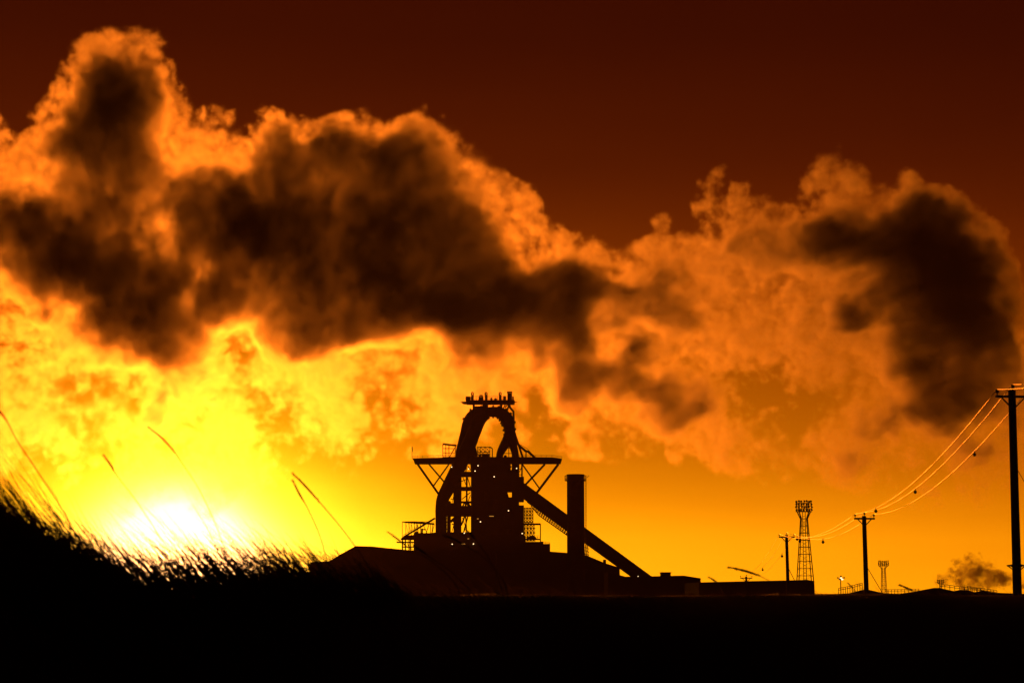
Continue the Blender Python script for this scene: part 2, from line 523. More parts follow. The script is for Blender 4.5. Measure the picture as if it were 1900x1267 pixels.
for (x0, y0, x1, y1, w) in ((866, 863, 864, 877, .6), (868, 864, 873, 872, .5), (866, 883, 866, 904, 1.0), (856, 893, 865, 889, .4), (858, 883, 865, 900, .4), (867, 884, 873, 904, .5), (866, 909, 866, 931, 1.0), (857, 926, 873, 913, .5), (868, 931, 873, 918, .4),
                            (856, 931.5, 874, 931.5, 1.2), (858, 940, 862, 932, .7), (866, 932, 872, 940, 1.6), (864, 932, 864, 940, 1.0), (836, 925.5, 843, 925.5, .4), (842, 912, 842, 936, .5), (838, 936, 843, 914, .3),
                            (838, 972, 856, 972, .6), (846, 958, 846, 988, .8), (854, 958, 855, 988, .8), (838, 963, 856, 988, .5), (846, 958, 836, 968, 1.4), (856, 974, 862, 958, .9), (860, 988, 868, 958, .7), (864, 958, 866, 988, .7), (858, 960, 866, 984, .4), (845, 962, 838, 988, .4),
                            (902, 913, 904, 932, .7), (899, 925, 908, 920, .9), (899, 932, 908, 928, 1.0), (906, 913, 905, 932, .5), (900, 913, 902, 920, .8),
                            (933, 915, 941, 922, .4), (936, 912, 936, 924, .4), (940, 912, 940, 924, .7), (933, 921, 941, 921, .5),
                            (968.5, 861, 968.5, 890, .9), (963, 877, 968, 866, .3), (963, 880.5, 970, 880.5, .4), (963, 870, 968, 870, .3), (828.3, 950, 828.3, 990, .25),
                            (827, 961, 830, 961, .4), (827, 968, 830, 968, .6), (827, 974, 830, 974, .4), (827, 981, 830, 981, .4), (934, 862, 949, 866, .8), (946, 861, 946, 873, 1.0)):
    part('brace', MB().bar(F(x0, y0, -3), F(x1, y1, -3), w * 0.9))
b = MB()
rect(b, 770, 852, 990, 1030, -14, 10)
rect(b, 850, 975, 995, 1030, -16, 10)
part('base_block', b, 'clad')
# left: covered landing with stair
b = cage(746.5, 806, 967.5, 1000, d=5, xs=[746.5, 753, 759, 763, 769, 773], ys=[967.5], diag=False, w=0.26)
b.prism([F(746, 967, -5.5), F(770, 966.6, -5.5), F(806, 970, -5.5), F(806, 973.4, -5.5), F(753, 970, -5.5), F(746, 968.4, -5.5)], [F(746, 967, 5.5), F(770, 966.6, 5.5), F(806, 970, 5.5), F(806, 973.4, 5.5), F(753, 970, 5.5), F(746, 968.4, 5.5)])
for x0, x1 in ((780, 780.5), (785, 793), (796, 790), (799, 799), (803, 801), (775, 775), (806, 801)):
    b.bar(F(x0, 972, -4), F(x1, 991, -4), 0.32)
for i in range(5):
    b.bar(F(753 + 5 * i, 971, 4), F(758 + 5 * i, 990, 4), 0.16)
part('landing_canopy', b)
part('stair', MB().bar(F(748, 996.5, -4.5), F(807, 961, -4.5), 0.9).bar(F(748, 992.5, -4.5), F(776, 976, -4.5), 0.2))
b = MB()
b.prism([F(743.5, 998.5, -6), F(752, 993.5, -6), F(774, 991.2, -6), F(810, 987, -6), F(810, 1002, -6), F(744, 1001.5, -6)], [F(743.5, 998.5, 6), F(752, 993.5, 6), F(774, 991.2, 6), F(810, 987, 6), F(810, 1002, 6), F(744, 1001.5, 6)])
rect(b, 736.5, 772, 1004.8, 1006.4, -5, 5)
rect(b, 746, 772, 1013.6, 1015, -5, 5)
for x in (746.8, 752.2, 759, 762, 769.5):
    b.bar(F(x, 1001), F(x, 1024), 0.6)
for x in (749, 755.5, 765):
    b.bar(F(x, 1007), F(x + 3, 1013), 0.3)
rect(b, 781.5, 784.5, 980, 990, -2, 2)
rect(b, 783, 790, 981, 983, -1, 1)
rect(b, 770, 776, 986, 992, -2, 2)
part('landing', b)
# right: access tower
b = cage(973, 989, 942, 972, d=4, xs=[973, 978, 983.5, 989], ys=[942, 948.5, 955, 961, 968, 972], w=0.36)
rect(b, 965, 1003, 971, 973.2, -5, 5)
b.bar(F(1002.7, 973, -4), F(1002.7, 1008, -4), 0.5)
b.bar(F(1002.7, 973, 4), F(1002.7, 1008, 4), 0.5)
part('access_tower', b)
b = cage(973, 993, 973, 1003, d=4, xs=[973, 979, 985, 991], ys=[973, 980, 988, 996, 1003], w=0.4)
rect(b, 966, 1003, 999.5, 1001.2, -5, 5)
b.prism([F(975, 1000, -3), F(983, 993.5, -3), F(991, 993, -3), F(997, 1000, -3)], [F(975, 1000, 3), F(983, 993.5, 3), F(991, 993, 3), F(997, 1000, 3)])
rect(b, 966, 1008, 1005, 1010, -5, 5)
rect(b, 970, 1020, 1009.5, 1030, -10, 8)
part('access_tower', b)
rail([F(991, 999.5, -4.5), F(1003, 999.5, -4.5)], 6 * S, bf, r=0.16)
rail([F(1003, 1008, -4.5), F(1020, 1010, -4.5)], 4 * S, bf, r=0.16)
# lamps on the furnace
for (x, y) in ((869.5, 869.5), (881.5, 873.5), (838, 866), (917, 884), (958.5, 868.5), (891.5, 967.5), (861.5, 988.5), (839, 1009), (878.5, 1008.5), (969, 989.2), (887, 863.5), (943.5, 947), (836, 1044.5), (829, 1060), (834.5, 1059), (1184, 1069)):
    d = -17.2 if y < 1030 else -60.5
    if x > 1100:
        d = -25
    p = F(x, y, d)
    lm = MB().lathe(p, [(0.1, -0.28), (0.24, -0.16), (0.29, 0), (0.22, 0.16), (0.06, 0.24)], 8)
    part('lamp', lm, 'lamp', smooth=True)
for (x0, x1, y) in ((908, 916, 957.3), (856.5, 863, 1008.7), (867.5, 870.5, 999), (885, 888, 962)):
    part('strip_light', MB().bar(F(x0, y, -17.3), F(x1, y, -17.3), 0.3), 'lamp_warm')

# ------------------------------------------------------------------ inclined conveyor gallery
cv = thing('conveyor_gallery', 'long enclosed conveyor gallery sloping down from the furnace behind the round chimney', 'conveyor', (F(1100, 1000).x, DF - 4, 0))
def cpt(x, off):
    return (x, 894 + (x - 970) * 0.7305 + off)
g0, g1 = cpt(938, 0), cpt(1212, 0)
mbv = MB().prism([F(g0[0], g0[1], -6.5), F(g1[0], g1[1], -6.5), F(g1[0], g1[1] + 29, -6.5), F(g0[0], g0[1] + 31, -6.5)], [F(g0[0], g0[1], -1), F(g1[0], g1[1], -1), F(g1[0], g1[1] + 29, -1), F(g0[0], g0[1] + 31, -1)])
mbv.build('gallery', M['clad'], cv)
tr = MB()
for dy in (-6.2, -1.3):
    a, b2 = cpt(978, 31), cpt(1125, 29)
    lo0, lo1 = (978, a[1] + 6), (1052, cpt(1052, 39)[1])
    tr.bar(F(*a, dy), F(*cpt(1056, 30.5), dy), 0.5)
    tr.bar(F(985, cpt(985, 33)[1], dy), F(1000, cpt(1000, 40)[1], dy), 0.45)
    tr.bar(F(1000, cpt(1000, 40)[1], dy), F(1056, cpt(1056, 38.5)[1], dy), 0.5)
    n = 17
    for i in range(n):
        xa = 990 + i * 66 / n
        tr.bar(F(xa, cpt(xa, 31)[1], dy), F(xa + 3.4, cpt(xa + 3.4, 38.5)[1], dy), 0.36)
        tr.bar(F(xa + 3.4, cpt(xa + 3.4, 38.5)[1], dy), F(xa + 4.0, cpt(xa + 4.0, 31)[1], dy), 0.3)
tr.build('truss', M['steel'], cv)
for dy in (-6, -1.5):
    tl = MB()
    for x in (1085.5, 1089, 1092):
        tl.bar(F(x - 2, 1010, dy), F(x + 1, 1060, dy), 0.45)
    for i in range(6):
        tl.bar(F(1083, 1014 + 6 * i, dy), F(1093, 1018 + 6 * i, dy), 0.3)
    tl.build('trestle', M['steel'], cv)
    rect(MB(), 1119, 1123.5, 1038, 1075, dy, dy + 1).build('trestle', M['steel'], cv)

# ------------------------------------------------------------------ chimney
DC = 950.0
cbase = at(1069, 1060, DC)
ch = thing('chimney', 'broad round dark chimney with a railed platform at its top, beside the furnace', 'chimney', (cbase.x, DC, 0))
sc = DC / FPX
zt, zb = at(1069, 880, DC).z, 0.0
ch0 = (cbase.x - 0.1, DC, 0)
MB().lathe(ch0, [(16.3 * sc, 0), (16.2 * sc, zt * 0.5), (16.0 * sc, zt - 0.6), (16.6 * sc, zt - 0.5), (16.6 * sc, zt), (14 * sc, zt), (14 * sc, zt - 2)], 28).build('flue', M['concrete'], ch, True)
z1, z0 = at(1069, 883, DC).z, at(1069, 891.5, DC).z
pm = MB().lathe((ch0[0], DC, 0), [(16.0 * sc, z0 - 0.3), (20 * sc, z0 - 0.1), (20 * sc, z0 + 0.25), (16.0 * sc, z0 + 0.3)], 28)
plat = pm.build('platform', M['steel'], ch)
rm = MB()
ring = [Vector((ch0[0] + 19.8 * sc * math.cos(2 * math.pi * i / 24), DC + 19.8 * sc * math.sin(2 * math.pi * i / 24), 0)) for i in range(25)]
for a, b in zip(ring, ring[1:]):
    for z in (z0 + 0.9, z1 + 0.2):
        rm.bar(a + Vector((0, 0, z)), b + Vector((0, 0, z)), 0.16)
    rm.bar(a + Vector((0, 0, z0)), a + Vector((0, 0, z1 + 0.2)), 0.16)
rm.bar(at(1089, 886, DC), at(1093, 881.5, DC), 0.25)
rm.build('railing', M['steel'], plat)
lm = MB()
for x in (1086.3, 1088.0):
    lm.bar(at(x, 892, DC - 1), at(x, 1030, DC - 1), 0.16)
for i in range(46):
    lm.bar(at(1085.5, 893 + 3 * i, DC - 1), at(1088.2, 893 + 3 * i, DC - 1), 0.13)
for i in range(9):
    lm.bar(at(1052.0, 905 + 10 * i, DC - 1), at(1053.4, 905 + 10 * i, DC - 1), 0.3)
lm.build('ladder', M['steel'], ch)

# ------------------------------------------------------------------ buildings in front
def building(name, label, D, depth, prof, cat='building', m='clad', base=None):
    """prof: roof line in photo pixels left to right, walls drop to the ground"""
    xs = [p[0] for p in prof]
    c = at(sum(xs) / len(xs), 1080, D)
    t = thing(name, label, cat, (c.x, D, 0))
    up = [at(x, y, D) for x, y in prof]
    # roof slab over the walls
    ft, bk = [], []
    for p in up:
        ft.append(p)
        bk.append(Vector((p.x, D + depth, p.z)))
    fr = [Vector((up[0].x, D, 0))] + ft + [Vector((up[-1].x, D, 0))]
    br = [Vector((up[0].x, D + depth, 0))] + bk + [Vector((up[-1].x, D + depth, 0))]
    w = MB().prism(fr, br)
    wall = w.build('wall', M[m], t)
    r = MB()
    th = 0.35
    lo = [p + Vector((0, -0.5, 0.003)) for p in ft]
    hi = [p + Vector((0, -0.5, th)) for p in ft]
    r.prism(lo + hi[::-1], [Vector((p.x, D + depth + 0.5, p.z)) for p in lo + hi[::-1]])
    r.build('roof', M['clad'], t)
    return t, wall
t, wl = building('cast_house', 'long dark industrial hall with a stepped hipped roof, left below the furnace', 915.0, 45.0, [(575.5, 1044), (612, 1041.5), (636, 1027), (660, 1013.8), (692, 1014.8), (726, 1018.5), (775, 1023), (850, 1022), (920, 1021)])
b = MB()
for (x0, x1, y0, y1) in ((564, 577, 1060, 1075), (571, 581, 1051, 1058)):
    a, c = at(x0, y1, 915), at(x1, y0, 915)
    b.box((a.x, 918, 0 if y0 > 1059 else a.z), (c.x, 950, c.z))
b.build('lean_to', M['clad'], t)
b = MB()
a, c = at(716, 1018, 915), at(724, 1016.6, 915)
b.box((a.x, 925, a.z - 0.4), (c.x, 940, c.z + 0.2))
b.build('roof_vent', M['clad'], t)
building('stock_house', 'low dark shed with a gently sloping roof beneath the conveyor, behind the chimney base', 962.0, 40.0, [(905, 1020), (1020, 1024), (1053, 1026.5), (1088, 1031), (1124, 1046), (1150, 1054)])
t, wl = building('switch_house', 'low flat-roofed block with a square rooftop box where the conveyor ends', 700.0, 30.0, [(1128, 1062), (1160, 1071), (1205, 1070.5), (1268, 1069), (1300, 1074)])
b = MB()
a, c = at(1228.5, 1071, 705), at(1244.5, 1062.3, 705)
b.box((a.x, 705, a.z), (c.x, 714, c.z))
b.box((a.x - 0.3, 704.7, c.z), (c.x + 0.3, 714.3, c.z + 0.25))
b.build('rooftop_box', M['clad'], t)
building('long_shed', 'long low dark shed standing behind the short power poles', 480.0, 40.0, [(1297, 1082.5), (1400, 1080), (1470, 1078.6), (1497, 1077.6), (1510.5, 1080)])

# ------------------------------------------------------------------ power poles, wires, markers
def pole(label, top, bot, D, arm, w, arm_y, ins, thick, yaw=0.0, bracket=None, z0=0.0, group='wooden power poles in a line'):
    """top/bot: photo pixels of the pole's axis; arm: half width of the crossarm in metres"""
    s = D / FPX
    pt, pb = at(*top, D), at(*bot, D)
    dirn = (pb - pt).normalized()
    foot = pt + dirn * ((pt.z - z0) / -dirn.z)
    t = thing('power_pole', label, 'power pole', tuple(foot), group)
    MB().tube([foot, pt], [thick * 0.62, thick * 0.45], 12).build('post', M['wood'], t, True)
    ca = at(top[0], arm_y, D)
    ax = Vector((math.cos(yaw), math.sin(yaw), 0))
    off = Vector((0, -thick * 0.55, 0))
    MB().bar(ca - ax * arm + off, ca + ax * arm + off, w, w).build('crossarm', M['wood'], t)
    for sgn in (-1, 1):
        MB().bar(ca + ax * (sgn * arm * 0.72) + off, ca + Vector((0, 0, -arm * 0.72)) + off * 0.8, w * 0.5).build('brace', M['steel'], t)
    tips = []
    for k, (fx, h) in enumerate(((-1, 0), (0, 1), (1, 0))):
        b0 = ca + ax * (fx * (arm - 0.06)) + off + Vector((0, 0, w * 0.5))
        if fx == 0:
            b0 = pt + Vector((0.03, 0, 0))
        hh = ins
        im = MB().lathe(b0, [(0.02, 0), (0.02, hh * 0.35), (0.07, hh * 0.4), (0.085, hh * 0.52), (0.045, hh * 0.6), (0.075, hh * 0.7), (0.06, hh * 0.9), (0.03, hh)], 10)
        im.build('insulator', M['ceramic'], t, True)
        tips.append(b0 + Vector((0, 0, hh)))
    if bracket:
        bk = MB()
        c = at(top[0] + (bot[0] - top[0]) * 0.88, bracket, D)
        for a in range(8):
            q = Vector((math.cos(a * math.pi / 4), math.sin(a * math.pi / 4), 0))
            bk.bar(c + q * thick * 0.5 + Vector((0, 0, 0.02)), c + q * (thick * 0.5 + 0.2) + Vector((0, 0, 0.0)), 0.05, 0.05)
            bk.bar(c + q * (thick * 0.5 + 0.18), c + q * thick * 0.5 + Vector((0, 0, -0.14)), 0.02, 0.02)
        bk.lathe(c, [(thick * 0.55, -0.06), (thick * 0.55 + 0.04, -0.03), (thick * 0.55 + 0.12, 0.0), (thick * 0.55 + 0.02, 0.05)], 10)
        bk.build('climbing_guard', M['steel'], t)
    return t, tips
P1, T1 = pole('tallest power pole, at the right edge, with a spiked climbing guard', (1877.5, 724), (1887.5, 1095), 70.0, 0.66, 0.085, 736.5, 0.22, 0.31, 0.1, 1049)
P2, T2 = pole('middle power pole rising from an earth bank, second tallest of the line', (1603.2, 957), (1607.5, 1095), 135.0, 0.74, 0.12, 962, 0.26, 0.33, 0.12)
P3, T3 = pole('power pole in front of the long shed, just left of the tall floodlight mast', (1459.3, 992), (1461.8, 1078), 210.0, 0.88, 0.14, 996, 0.28, 0.36, 0.12)
P4, T4 = pole('shortest power pole, only its head showing in front of the long shed', (1384.5, 1069), (1385.3, 1095), 330.0, 1.05, 0.15, 1072, 0.3, 0.4, 0.12)
P0, P0T = pole('nearest power pole, beyond the right edge, carrying the wires on from the tallest pole', (2420, 592), (2436, 1095), 34.0, 0.86, 0.085, 612, 0.22, 0.31, 0.1)

def wire_pts(a, b, sag, n=28):
    return [a.lerp(b, i / n) - Vector((0, 0, sag * 4 * (i / n) * (1 - i / n))) for i in range(n + 1)]
spans = []
SAGS = (('right', T1, P0T, 0.35, 0.011), ('tall', T2, T1, 1.0, 0.013), ('mid', T3, T2, 1.0, 0.015), ('far', T4, T3, 1.3, 0.011))
WL = {
 'right': 'bright {} wire leaving the tallest pole towards the upper right edge',
 'tall': 'bright {} wire slung between the tallest and the middle power pole',
 'mid': 'bright {} wire slung between the middle pole and the pole before the shed',
 'far': 'faint {} wire slung down to the shortest pole',
}
for key, A, B, sag, r in SAGS:
    for k in range(3):
        pts = wire_pts(A[k], B[k], sag * (1 + 0.06 * k))
        w = MB().tube(pts, r, 6)
        o = w.build('power_line', M['cable'], None, True, pts[0])
        tag(o, WL[key].format(('left-hand', 'middle', 'right-hand')[k]), 'power line', 'power lines between the poles')
        spans.append((key, k, pts))
def project(p):
    d = p - Vector((0, 0, CAMZ))
    y = d.y * math.cos(PITCH) + d.z * math.sin(PITCH)
    z = -d.y * math.sin(PITCH) + d.z * math.cos(PITCH)
    return 950 + FPX * d.x / y, 633.5 - FPX * z / y
for key, k, px, rr, lab in (('tall', 2, 1808, 0.075, 'dark marker ball high on the wire near the tallest pole'), ('tall', 1, 1698, 0.09, 'dark marker ball halfway along the wire below the tallest pole'),
                            ('tall', 0, 1625, 0.10, 'dark marker ball just above the crossarm of the middle pole'), ('mid', 2, 1527, 0.14, 'dark marker ball right of the tall floodlight mast'),
                            ('mid', 0, 1484, 0.14, 'dark marker ball hanging across the tall floodlight mast'), ('mid', 1, 1479, 0.15, 'dark marker ball just left of the tall floodlight mast'),
                            ('far', 2, 1451, 0.15, 'dark marker ball beside the post in front of the long shed'), ('far', 1, 1415, 0.15, 'dark marker ball between the two poles before the long shed')):
    pts = [p for kk, q, p in spans if kk == key and q == k][0]
    best = None
    for a, b in zip(pts, pts[1:]):
        xa, xb = project(a)[0], project(b)[0]
        if (xa - px) * (xb - px) <= 0:
            best = a.lerp(b, (px - xa) / (xb - xa))
    if best is None:
        continue
    mk = thing('wire_marker', lab, 'wire marker', tuple(best), 'marker balls on the power lines')
    MB().lathe(best + Vector((0, 0, -rr * 2.0)), [(rr * 0.3, -rr), (rr * 0.8, -rr * 0.6), (rr, 0), (rr * 0.8, rr * 0.6), (rr * 0.3, rr)], 12).build('ball', M['ball'], mk, True)
    MB().tube([best + Vector((0, 0, -rr)), best + Vector((0, 0, rr * 0.35))], rr * 0.25, 6).build('clamp', M['steel'], mk)
for lab, (x0, y0), (x1, y1), D in (('thin guy wire running down right from the middle pole', (1609, 1052), (1634, 1094), 135.0), ('thin guy wire running down right from the tallest pole', (1885, 866), (1960, 1000), 70.0), ('thin guy wire beside the pole before the long shed', (1463, 1054), (1474, 1076), 210.0)):
    a, b = at(x0, y0, D), at(x1, y1, D)
    b = a + (b - a) * ((a.z + 0.0) / (a.z - b.z))
    tag(MB().tube([a, b], 0.012 * D / 70, 5).build('guy_wire', M['steel'], None, origin=b), lab, 'guy wire', 'guy wires of the poles')

# ------------------------------------------------------------------ floodlight masts
def mast(label, px, D, ytop, yhead, hw, rows, ncol, wb, wt, ybase, full=True):
    s = D / FPX
    z = lambda y: at(px, y, D).z
    cx = lambda y: at(px, y, D).x
    t = thing('floodlight_mast', label, 'floodlight mast', (cx(ybase), D, 0), 'floodlight masts')
    zh, zw = z(yhead), z(yhead + (ybase - yhead) * 0.1)
    x0 = cx(yhead)
    mb = MB()
    w_leg = 0.28 if full else 0.2
    def half(zz):
        return (wb + (wt - wb) * max(0.0, min(1.0, (zz - z(ybase)) / (zw - z(ybase))))) * s if zz <= zw else wt * s + (hw * 0.72 * s - wt * s) * (zz - zw) / (zh - zw)
    levels = [zw * i / (13 if full else 9) for i in range(14 if full else 10)] + [zh]
    for za, zb in zip(levels, levels[1:]):
        ha, hb = half(za), half(zb)
        ca = [Vector((x0 + i * ha, D + j * ha, za)) for i, j in ((-1, -1), (1, -1), (1, 1), (-1, 1))]
        cb = [Vector((x0 + i * hb, D + j * hb, zb)) for i, j in ((-1, -1), (1, -1), (1, 1), (-1, 1))]
        for k in range(4):
            mb.bar(ca[k], cb[k], w_leg)
            mb.bar(cb[k], cb[(k + 1) % 4], w_leg * 0.6)
            if zb < zh - 0.1 and k in (0, 2):
                mb.bar(ca[k], cb[(k + 1) % 4], w_leg * 0.25)
    mb.build('lattice', M['steel'], t)
    la = MB()
    for dx in (-0.45, 0.45):
        la.bar(Vector((x0 + dx, D, 0)), Vector((x0 + dx, D, zh)), w_leg * 0.7)
    for i in range(int(zh / 0.9)):
        la.bar(Vector((x0 - 0.45, D, i * 0.9)), Vector((x0 + 0.45, D, i * 0.9)), 0.1)
    la.build('ladder', M['steel'], t)
    hm = MB()
    zt = z(ytop)
    step = (zt - zh) / max(1, rows - 0.4)
    for r in range(rows):
        zz = zh + 0.2 + r * step
        hm.bar(Vector((x0 - hw * s, D, zz - 0.3)), Vector((x0 + hw * s, D, zz - 0.3)), 0.4, 0.22)
    for dx in (-0.5, 0.5):
        hm.bar(Vector((x0 + dx * hw * s, D + 0.2, zh - 0.3)), Vector((x0 + dx * hw * s, D + 0.2, zt)), 0.16)
    head = hm.build('head_frame', M['steel'], t)
    for r in range(rows):
        zz = zh + 0.2 + r * step
        for c in range(ncol):
            xx = x0 - hw * s * 0.93 + 2 * hw * s * 0.93 * c / (ncol - 1) + rnd.uniform(-0.12, 0.12)
            dz = rnd.uniform(-0.05, 0.15)
            R0 = min(hw * s / ncol * 1.05, step * 0.40)
            d = Vector((rnd.choice((-0.5, -0.25, 0.3, 0.5)), -1, -0.45)).normalized()
            c0 = Vector((xx, D - 0.3, zz + R0 * 0.55 + dz))
            MB().tube([c0 - d * R0 * 0.9, c0 - d * R0 * 0.2, c0 + d * R0 * 0.6], [R0 * 0.35, R0 * 0.8, R0], 8).build('floodlight', M['ball'], head)
    return t
mast('tallest floodlight mast, lattice tower with four rows of lamps, behind the long shed', 1491.5, 640.0, 929, 948.5, 15, 4, 7, 14.0, 5.6, 1085)
mast('small floodlight mast with three rows of lamps, right of the middle power pole', 1639, 900.0, 1040, 1049, 9.5, 3, 6, 4.6, 3.2, 1102, False)
mast('distant stub of a floodlight mast with two rows of lamps, near the low dark smoke', 1745, 1000.0, 1075.5, 1081, 6, 2, 4, 1.6, 1.6, 1104, False)
D = 420.0
lp0 = at(1560.3, 1100, D)
lp = thing('lamp_post', 'slim lamp post with two lit lamps in its cluster, left of the middle power pole', 'lamp post', (lp0.x, D, 0))
zt = at(1560, 1073, D).z
MB().tube([(lp0.x, D, 0), (lp0.x, D, zt + 0.5)], [0.14, 0.09], 8).build('post', M['steel'], lp)
am = MB().bar((lp0.x - 0.75, D, zt + 0.1), (lp0.x + 0.75, D, zt + 0.1), 0.09).bar((lp0.x, D - 0.6, zt + 0.1), (lp0.x, D + 0.6, zt + 0.1), 0.09)
am.build('lamp_arm', M['steel'], lp)
for (px, py, lit) in ((1554.5, 1071.5, 0), (1566.2, 1071.3, 0), (1557.5, 1074.4, 0), (1560.3, 1068.5, 0), (1560.4, 1071.8, 1), (1562.9, 1074.3, 1)):
    p = at(px, py, D - 0.3 if lit else D)
    MB().lathe(p, [(0.06, -0.14), (0.2, -0.1), (0.22, 0.0), (0.1, 0.14)], 8).build('lamp_head', M['lamp_white'] if lit else M['ball'], lp)

# ------------------------------------------------------------------ railings on the banks
for lab, pts, D, h in (('thin sloping railing left of the middle power pole', [(1556, 1098), (1577, 1094), (1600, 1088)], 230.0, 7), ('low level railing below the small floodlight mast', [(1642, 1099), (1672, 1098.6), (1705, 1097.5)], 260.0, 5.5),
                       ('railing sloping down right from the distant floodlight stub', [(1744, 1090), (1790, 1096), (1826, 1099)], 230.0, 7), ('railing before the low dark smoke, near the tallest pole', [(1789, 1092), (1820, 1097), (1850, 1101)], 250.0, 6)):
    P = [at(x, y, D) for x, y in pts]
    o = MB()
    hh = h * D / FPX
    for a, b in zip(P, P[1:]):
        for k in (0.5, 1.0):
            o.bar(a + Vector((0, 0, hh * k)), b + Vector((0, 0, hh * k)), 0.06)
        m = 5
        for i in range(m + 1):
            q = a.lerp(b, i / m)
            o.bar(Vector((q.x, q.y, 0)), q + Vector((0, 0, hh)), 0.06)
    tag(o.build('railing', M['steel'], None, origin=Vector((P[0].x, D, 0))), lab, 'railing', 'railings on the plain')

# ------------------------------------------------------------------ marram grass on the dune
gr = MB()
rg = random.Random(21)
def blade(mb, root, length, lean, width, dirx, diry, curl, n=5):
    pts = []
    p = Vector(root)
    a = lean
    for i in range(n + 1):
        pts.append(p.copy())
        h = math.sin(a)
        p = p + Vector((dirx * math.cos(a), diry * math.cos(a), h)) * (length / n)
        a -= curl / n
    side = Vector((0.35, -0.2, 1)).cross(Vector((dirx, diry, 0))).normalized()
    up = Vector((dirx * -0.6, 0, 0.8))
    base = len(mb.v)
    for i, q in enumerate(pts):
        w = width * (1 - (i / n) ** 1.6) * 0.5 + 0.0002
        mb.v.append(q - up * w)
        mb.v.append(q + up * w)
    for i in range(n):
        k = base + 2 * i
        mb.f.append((k, k + 1, k + 3, k + 2))
    return pts
def dens(px):
    return interp([(-700, 0.8), (0, 0.9), (150, 0.8), (250, 0.55), (400, 0.55), (500, 0.7), (600, 0.7), (700, 0.35), (900, 0.16), (1300, 0.10), (1900, 0.10), (2600, 0.1)], px)
def hgt(px):
    return interp([(-700, 1.0), (0, 1.4), (150, 1.3), (250, 0.9), (330, 0.7), (420, 0.8), (600, 0.65), (760, 0.42), (1000, 0.25), (1300, 0.15), (2600, 0.15)], px)
NBL = 0
while NBL < 6500:
    px = rg.uniform(-700, 2600)
    if rg.random() > dens(px):
        continue
    dc = interp(CRESTD, px)
    D = dc + rg.gauss(-0.1, 0.75)
    if D < 4.5:
        continue
    x = (px - 950) / FPX * D
    z = dune_z(px, D) - 0.01
    h = hgt(px)
    r = rg.random()
    ln = (0.16 + min(0.7, rg.expovariate(1 / 0.2))) * h
    lean = R(rg.gauss(47, 8))
    blade(gr, (x, D, z), ln, lean, rg.uniform(0.002, 0.0042), -0.95, rg.uniform(-0.35, 0.35), R(rg.uniform(0, 38)))
    NBL += 1
for i in range(6500):
    px = rg.uniform(-500, 760) if i % 3 else rg.uniform(-500, 300)
    D = interp(CRESTD, px) + rg.gauss(-0.2, 0.8)
    x = (px - 950) / FPX * D
    blade(gr, (x, D, dune_z(px, D) - 0.01), rg.uniform(0.16, 0.6) * (hgt(px) * 0.7 + 0.3), R(rg.gauss(52, 6)), rg.uniform(0.003, 0.0062), -0.95, rg.uniform(-0.3, 0.3), R(rg.uniform(0, 34)), 7)
o = gr.build('grass', M['grass'])
o['kind'] = 'stuff'
o['label'] = 'wind-bent dune grass in front of the setting sun'

def stalk(label, pts, D, head=0.42, w=0.0026, hw=0.006):
    P = [at(x, y, D) for x, y in pts]
    q = []
    for i in range(len(P) - 1):
        p0, p1, p2, p3 = P[max(i - 1, 0)], P[i], P[i + 1], P[min(i + 2, len(P) - 1)]
        for k in range(6):
            t = k / 6
            q.append(0.5 * ((2 * p1) + (p2 - p0) * t + (2 * p0 - 5 * p1 + 4 * p2 - p3) * t * t + (3 * p1 - p0 - 3 * p2 + p3) * t ** 3))
    q.append(P[-1])
    # root it in the dune
    px, py = pts[-1]
    foot = Vector((q[-1].x + 0.02, D, dune_z(px + 8, D) - 0.01))
    if foot.z < q[-1].z:
        q.append(foot)
    t = thing('grass_stalk', label, 'grass stalk', tuple(q[-1]), 'tall grass stalks with seed heads')
    n = len(q)
    k = max(2, int(n * head))
    MB().tube(q[k - 1:], w / 2, 5).build('stem', M['grass'], t)
    hd = q[:k + 1]
    rs = [max(0.0006, hw / 2 * math.sin(math.pi * min(0.98, (i + 0.4) / len(hd))) ** 0.7) for i in range(len(hd))]
    m = MB().tube(hd, rs, 6)
    rr = random.Random(len(label))
    for i in range(len(hd) - 1):
        for j in range(5):
            c = hd[i].lerp(hd[i + 1], rr.random())
            d = (hd[max(0, i - 1)] - hd[i + 1]).normalized()
            s = Vector((rr.uniform(-1, 1), rr.uniform(-1, 1), rr.uniform(-1, 1))) * hw * 0.5
            m.bar(c, c + d * hw * 1.6 + s, hw * 0.22)
    m.build('seed_head', M['seed'], t)
